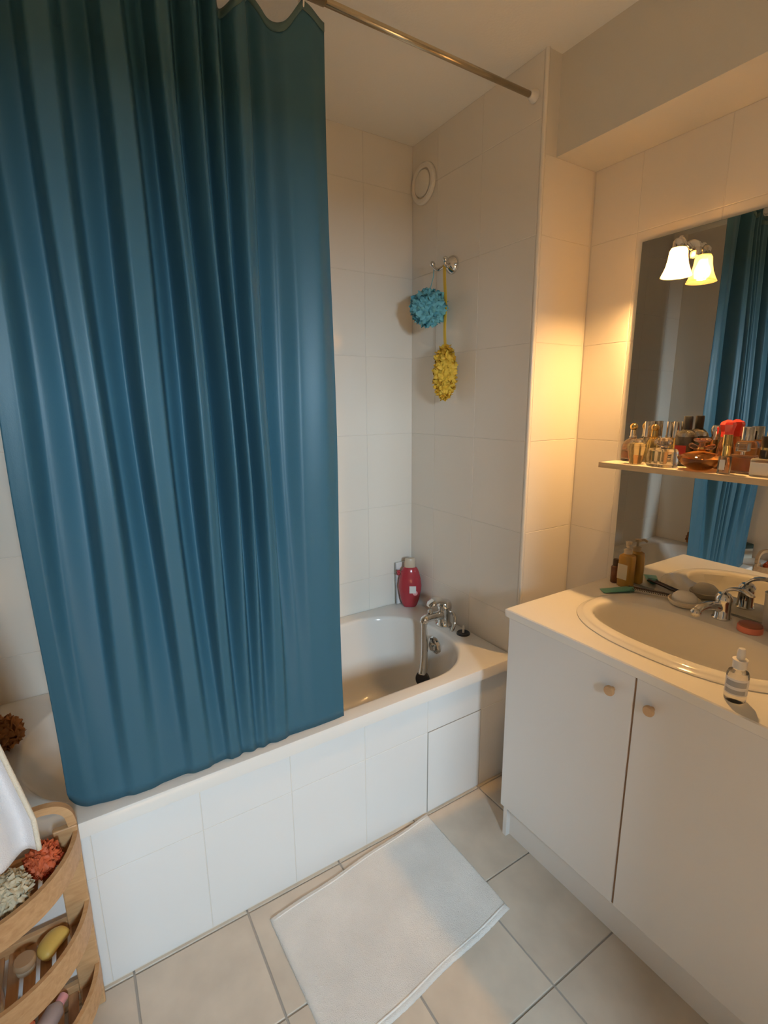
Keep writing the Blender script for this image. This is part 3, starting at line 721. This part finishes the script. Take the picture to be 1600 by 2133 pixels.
# rectangular amber
t = pf('rectangular amber perfume bottle with clear square stopper', .173, -.628)
G().box((.156, -.662, SZ), (.190, -.594, SZ+.052), .003).build('body', 'glass_clear', t)
G().box((.161, -.657, SZ+.008), (.185, -.599, SZ+.044), .002).build('perfume', mat('amber_juice', (.85, .33, .05), .2, trans=.5), t)
G().lathe((.173, -.628, SZ+.052), [(.006, 0), (.006, .008), (.008, .009)], 16).build('neck', 'silver', t, 40)
G().box((.161, -.642, SZ+.061), (.185, -.614, SZ+.084), .002).build('stopper', 'glass_clear', t)
# orange cylinder with silver cap
t = pf('tall orange perfume cylinder with silver cap', .232, -.611)
G().lathe((.232, -.611, SZ), [(.025, 0), (.0265, .002), (.0265, .075), (.023, .084), (.012, .088), (.001, .088)], 28).build('body', 'glass_clear', t, 40)
G().lathe((.232, -.611, SZ+.006), [(.0225, 0), (.0225, .058), (.001, .058)], 28).build('perfume', mat('orange_juice', (.80, .36, .06), .25, trans=.35), t, 40)
G().lathe((.232, -.611, SZ+.088), [(.0165, 0), (.0165, .036), (.015, .038), (.001, .038)], 24).build('cap', 'silver', t, 40)
# small white labelled
t = pf('small square perfume bottle with white label and black gold cap', .150, -.690)
b = G().box((.128, -.714, SZ), (.172, -.666, SZ+.048), .004).build('body', 'glass_frosted', t)
G().box((.1265, -.711, SZ+.006), (.1277, -.669, SZ+.038)).build('label_patch', 'label_white', b)
G().lathe((.150, -.690, SZ+.048), [(.012, 0), (.012, .022), (.0128, .023), (.0128, .030), (.012, .031), (.012, .058), (.001, .059)], 20).build('cap', 'perfume_dark', t, 40)
G().lathe((.150, -.690, SZ+.071), [(.0133, 0), (.0133, .006)], 20).build('gold_ring', 'gold', t, 40)
# crystal at the right frame edge
t = pf('faceted crystal perfume bottle at the right picture edge', .205, -.752)
G().lathe((.205, -.752, SZ), [(.030, 0), (.036, .004), (.040, .030), (.034, .055), (.012, .062), (.001, .062)], 7, smooth=False).build('body', 'glass_clear', t)
G().lathe((.205, -.752, SZ+.061), [(.008, 0), (.010, .008), (.030, .030), (.030, .052), (.014, .068), (.001, .070)], 7, .6, 1, smooth=False).build('stopper', 'glass_frosted', t)
# red capped
t = pf('tapered perfume bottle with bright red faceted cap', .235, -.556)
G().lathe((.235, -.556, SZ), [(.024, 0), (.026, .003), (.025, .030), (.020, .070), (.016, .092), (.013, .096), (.001, .096)], 28).build('body', 'glass_rose', t, 40)
G().lathe((.235, -.556, SZ+.094), [(.015, 0), (.0155, .002), (.0155, .016), (.0205, .036), (.018, .043), (.005, .050), (.001, .050)], 6, smooth=False).build('cap', 'red_cap', t)
# black bottle
t = pf('dark perfume bottle with black cap and red label', .228, -.446)
b = G().lathe((.228, -.446, SZ), [(.026, 0), (.028, .003), (.028, .088), (.024, .100), (.015, .110), (.011, .113), (.001, .113)], 28, power=3.0).build('body', 'glass_clear', t, 40)
G().lathe((.228, -.446, SZ+.005), [(.0245, 0), (.0245, .085), (.001, .085)], 28, power=3.0).build('perfume', 'black_liquid', t, 40)
G().box((.1992, -.462, SZ+.022), (.1999, -.428, SZ+.064)).build('label_patch', 'label_red', b)
G().lathe((.228, -.446, SZ+.113), [(.0125, 0), (.0125, .038), (.011, .040), (.001, .040)], 22).build('cap', 'black_plastic', t, 40)
# dark square bottle with gold trims
t = pf('dark square perfume bottle with gold cap behind the amber bowl', .232, -.491)
G().box((.212, -.506, SZ), (.254, -.476, SZ+.055), .003).build('body', 'perfume_dark', t)
G().box((.214, -.505, SZ+.0555), (.252, -.477, SZ+.088), .003).build('cap', mat('bronze', (.30, .20, .09), .2, metal=1.0), t)
# silver ball cap
t = pf('clear perfume bottle with round silver ball cap beside the red cap', .248, -.5185)
G().lathe((.248, -.5185, SZ), [(.009, 0), (.0103, .002), (.0103, .078), (.009, .084), (.001, .084)], 24).build('body', 'glass_yellow', t, 40)
G().lathe((.248, -.5185, SZ+.084), [(.0095, 0), (.0095, .014), (.0125, .024), (.0125, .034), (.008, .042), (.001, .044)], 24).build('cap', 'silver', t, 40)
# gold ball stopper with yellow perfume
t = pf('yellow perfume bottle with gold collar and ball stopper', .214, -.352)
G().lathe((.214, -.352, SZ), [(.020, 0), (.022, .003), (.022, .070), (.015, .080), (.001, .081)], 24).build('body', 'glass_yellow', t, 40)
G().lathe((.214, -.352, SZ+.080), [(.015, 0), (.017, .004), (.011, .007), (.010, .026), (.001, .026)], 22).build('collar', 'gold', t, 40)
G().ball((.214, -.352, SZ+.115), .0125).build('stopper', 'gold', t)
# slim spray vials
VL = ['slim clear spray vial with silver cap behind the ball stopper bottle', 'second slim spray vial with tall silver cap left of the gold stopper',
      'slim spray vial with silver cap between gold stopper and black bottle', 'slim yellow spray vial with silver cap right beside the black bottle']
for k, (x, y, m) in enumerate(((.249, -.318, 'glass_clear'), (.226, -.3195, 'glass_clear'), (.243, -.384, 'glass_clear'), (.238, -.4065, 'glass_yellow'))):
    t = tag(pf(VL[k], x, y), None, None, 'slim spray vials on the mirror shelf')
    G().lathe((x, y, SZ), [(.0095, 0), (.0105, .001), (.0105, .080), (.008, .084), (.001, .085)], 20).build('body', m, t, 40)
    G().lathe((x, y, SZ+.084), [(.0098, 0), (.0098, .048), (.009, .050), (.001, .0505)], 20).build('cap', 'silver', t, 40)

# ------------------------------------------------------------------ bath mat
def mat_mesh():
    t = thing('bath_mat', 'white terry bath mat lying on the floor beside the bath', 'bath mat', (-.74, -.24, 0))
    A, B, C_, D_ = Vector((-1.066, -.066, 0)), Vector((-.434, -.005, 0)), Vector((-.437, -.430, 0)), Vector((-1.052, -.490, 0))
    nx, ny = 120, 84; rnd = random.Random(2); vs = []; fs = []
    def pos(u, v): return (A*(1-u)+B*u)*(1-v)+(D_*(1-u)+C_*u)*v
    hts = {}
    for j in range(ny+1):
        for i in range(nx+1):
            u, v = i/nx, j/ny; e = min(u, 1-u)*.62; e2 = min(v, 1-v)*.43; q = min(e, e2)
            h = .0075*min(1, q/.006+.15)+(.0012*rnd.random() if q > .004 else 0)+.0014*math.sin(9*u+2)*math.sin(7*v)
            if .016 < q < .020: h -= .0018
            p = pos(u, v); p.z = .0012+max(.0005, h); p.x += .0006*rnd.uniform(-1, 1); p.y += .0006*rnd.uniform(-1, 1)+.002*math.sin(14*u)
            vs.append(p)
    for j in range(ny):
        for i in range(nx):
            a = j*(nx+1)+i; fs.append([a, a+1, a+nx+2, a+nx+1])
    # skirt to the floor
    ring = [i for i in range(nx+1)]+[j*(nx+1)+nx for j in range(1, ny+1)]+[ny*(nx+1)+i for i in range(nx-1, -1, -1)]+[j*(nx+1) for j in range(ny-1, 0, -1)]
    n0 = len(vs); vs += [Vector((vs[k].x, vs[k].y, .0004)) for k in ring]; n = len(ring)
    fs += [[ring[k], ring[(k+1) % n], n0+(k+1) % n, n0+k] for k in range(n)]
    fs.append([n0+k for k in range(n)])
    G().add(vs, fs, True).build('pile', 'terry', t)
    for a, b in (((.012, .035), (.988, .035)), ((.012, .965), (.988, .965))):
        p0, p1 = pos(*a), pos(*b); pts = [p0.lerp(p1, k/30)+Vector((0, .002*math.sin(14*(.012+.976*k/30)), .0088)) for k in range(31)]
        G().tube(pts, .0028, 8).build('hem_cord', 'terry_hem', t)
mat_mesh()

# ------------------------------------------------------------------ corner rack, its contents, towel
RC = Vector((-1.706, -.020, 0)); RR = .204
def arc(r, n=28, a0=0.0, a1=-90): return [(RC.x+r*math.cos(R(a0+(a1-a0)*k/n)), RC.y+r*math.sin(R(a0+(a1-a0)*k/n))) for k in range(n+1)]
TIER = ((.470, .530), (.262, .328), (.066, .132))
def rack():
    t = thing('corner_rack', 'three tier bent wood corner rack in front of the bath', 'rack', (RC.x+.08, RC.y-.08, 0))
    G().box((-1.546, -.038, 0), (-1.4965, -.0215, .545), .003).build('post', 'rack_wood', t)
    G().box((XL+.003, RC.y-RR-.004, 0), (XL+.020, RC.y-RR+.044, .585), .003).build('post', 'rack_wood', t)
    G().box((XL+.003, -.046, 0), (XL+.026, -.021, .600), .003).build('post', 'rack_wood', t)
    for k, (z0, z1) in enumerate(TIER):
        o_, i_ = arc(RR+.006), arc(RR-.004); n = len(o_)
        vs = [(x, y, z) for (x, y) in o_ for z in (z0, z1)]+[(x, y, z) for (x, y) in i_ for z in (z0, z1)]; m = 2*n; fs = []
        for q in range(n-1):
            a = 2*q; fs += [[a, a+2, a+3, a+1], [m+a, m+a+1, m+a+3, m+a+2], [a+1, a+3, m+a+3, m+a+1], [a, m+a, m+a+2, a+2]]
        fs += [[0, 1, m+1, m], [m-2, 2*m-2, 2*m-1, m-1]]
        G().add(vs, fs, True).build('front_band', 'rack_wood', t, 40)
        G().box((XL+.026, -.036, z0), (-1.546, -.022, z0+.032), .002).build('back_rail', 'rack_wood', t)
        for s in range(6):
            x0 = XL+.022+s*.0305; x1 = x0+.022; xe = x1-RC.x
            ye = RC.y-math.sqrt(max(0, (RR-.005)**2-xe*xe)) if xe < RR-.006 else RC.y-.02
            if ye < -.055: G().box((x0, ye, z0+.004), (x1, -.0365, z0+.013), .0015).build('slat', 'rack_slat_wood', t)
    p = spline([(XL+.014, 0, .594), (-1.62, 0, .608), (-1.565, 0, .612), (-1.530, 0, .604), (-1.509, 0, .582), (-1.502, 0, .548)], 6)
    vs = []; fs = []
    for i, q in enumerate(p):
        tt_ = (p[min(i+1, len(p)-1)]-p[max(i-1, 0)]).normalized(); nn = Vector((-tt_.z, 0, tt_.x))
        for (a, y) in ((-.0, -.038), (.0, -.021)):
            vs += [q+nn*.006+Vector((0, y, 0)), q-nn*(.012)+Vector((0, y, 0))]
    for i in range(len(p)-1):
        a = 4*i; fs += [[a, a+4, a+5, a+1], [a+2, a+3, a+7, a+6], [a, a+2, a+6, a+4], [a+1, a+5, a+7, a+3]]
    fs += [[0, 1, 3, 2], [len(vs)-4, len(vs)-2, len(vs)-1, len(vs)-3]]
    G().add(vs, fs, True).build('bent_top_rail', 'rack_wood', t, 40)
rack()
T1, T2, T3 = TIER[0][0]+.0132, TIER[1][0]+.0132, TIER[2][0]+.0132
ruffles((-1.566, -.082, T1+.042), .036, 90, .0115, 21, (1, 1, 1), 'loofah_orange', 'bath_pouf', 'red orange bath pouf on the top tier of the corner rack', 'bath pouf')
ruffles((-1.624, -.141, T1+.046), .042, 90, .0125, 22, (1, 1, .95), 'loofah_cream', 'bath_pouf', 'cream bath pouf on the top tier of the corner rack', 'bath pouf')
def bean(c, l, w_, h, rz, bend):
    g = G(); L = []
    for k in range(13):
        q = -1+2*k/12; s = math.sqrt(max(0.0, 1-abs(q)**4))*.98+.02
        cx, cy = q*l/2, bend*(q*q-.5)
        L.append([Vector(c)+Matrix.Rotation(rz, 3, 'Z') @ Vector((cx, cy+w_/2*s*math.cos(a), h/2+h/2*s*math.sin(a))) for a in [2*PI*j/18 for j in range(18)]])
    return g.loft(L, True, True)
tag(bean((-1.575, -.078, T2), .072, .046, .036, R(48), -.010).build('soap_bar', 'soap_yellow', None), 'yellow curved soap bar on the middle tier of the corner rack', 'soap')
br = thing('wooden_brush', 'round wooden brush on the middle tier of the corner rack', 'brush', (-1.628, -.095, T2))
G().lathe((-1.628, -.095, T2+.014), [(.020, 0), (.022, .003), (.022, .012), (.019, .016), (.001, .017)], 28).build('brush_head', 'wood_disc', br, 40)
G().lathe((-1.628, -.095, T2), [(.018, 0), (.019, .0142)], 28).build('bristles', 'label_cream', br, 40)
ruffles((-1.662, -.075, T3+.034), .029, 60, .009, 25, (1, 1, 1), 'loofah_orange', 'bath_pouf', 'small orange pouf on the bottom tier of the corner rack', 'bath pouf')
lb = thing('plastic_bottle', 'lilac grey bottle lying on the bottom tier of the corner rack', 'bottle', (-1.60, -.10, T3))
mL = Matrix.Rotation(R(55), 3, 'Z') @ Matrix.Rotation(R(90), 3, 'Y')
G().lathe((-1.632, -.128, T3+.0215), [(.016, 0), (.0205, .004), (.0215, .02), (.0205, .065), (.010, .078), (.001, .078)], 24, rot=mL).build('body', 'lilac_plastic', lb, 40)
G().lathe(Vector((-1.632, -.128, T3+.0215))+mL @ Vector((0, 0, .078)), [(.011, 0), (.011, .018), (.001, .019)], 20, rot=mL).build('cap', 'pink_print', lb, 40)
def towel():
    t = thing('hand_towel', 'white hand towel hanging at the left picture edge', 'towel', (-1.63, -.31, .735))
    nx, nz = 60, 60; vs = []; fs = []; hem = []
    def pt(u, s):
        z = 1.42-(1.42-(.735-.006*math.sin(3*u)))*s
        w_ = .030+.135*min(1, s*1.1)**.8
        x = XL+.012+w_*u*(1+.0*s)
        y = -.31+.020*(1-.3*u)*math.sin(15*u+1.2)*min(1, .25+s)+.02*(u-.5)*s
        return Vector((x, y, z))
    for j in range(nz+1):
        for i in range(nx+1): vs.append(pt(i/nx, j/nz))
    for j in range(nz):
        for i in range(nx):
            a = j*(nx+1)+i; fs.append([a, a+1, a+nx+2, a+nx+1])
    G().add(vs, fs, True).build('cloth', 'towel_white', t, solid=.005)
    G().tube([pt(1, .25+.75*k/40) for k in range(41)], .0042, 8).build('hem_edge', 'towel_hem', t)
    k = thing('towel_hook', 'small white hook on the left wall above the towel', 'hook', (XL+.001, -.31, 1.44))
    G().lathe((XL+.0005, -.31, 1.44), [(.014, 0), (.014, .004), (.005, .008), (.005, .030), (.008, .034), (.001, .036)], 18, rot=Matrix.Rotation(R(90), 3, 'Y')).build('peg', 'white_plastic', k, 40)
towel()
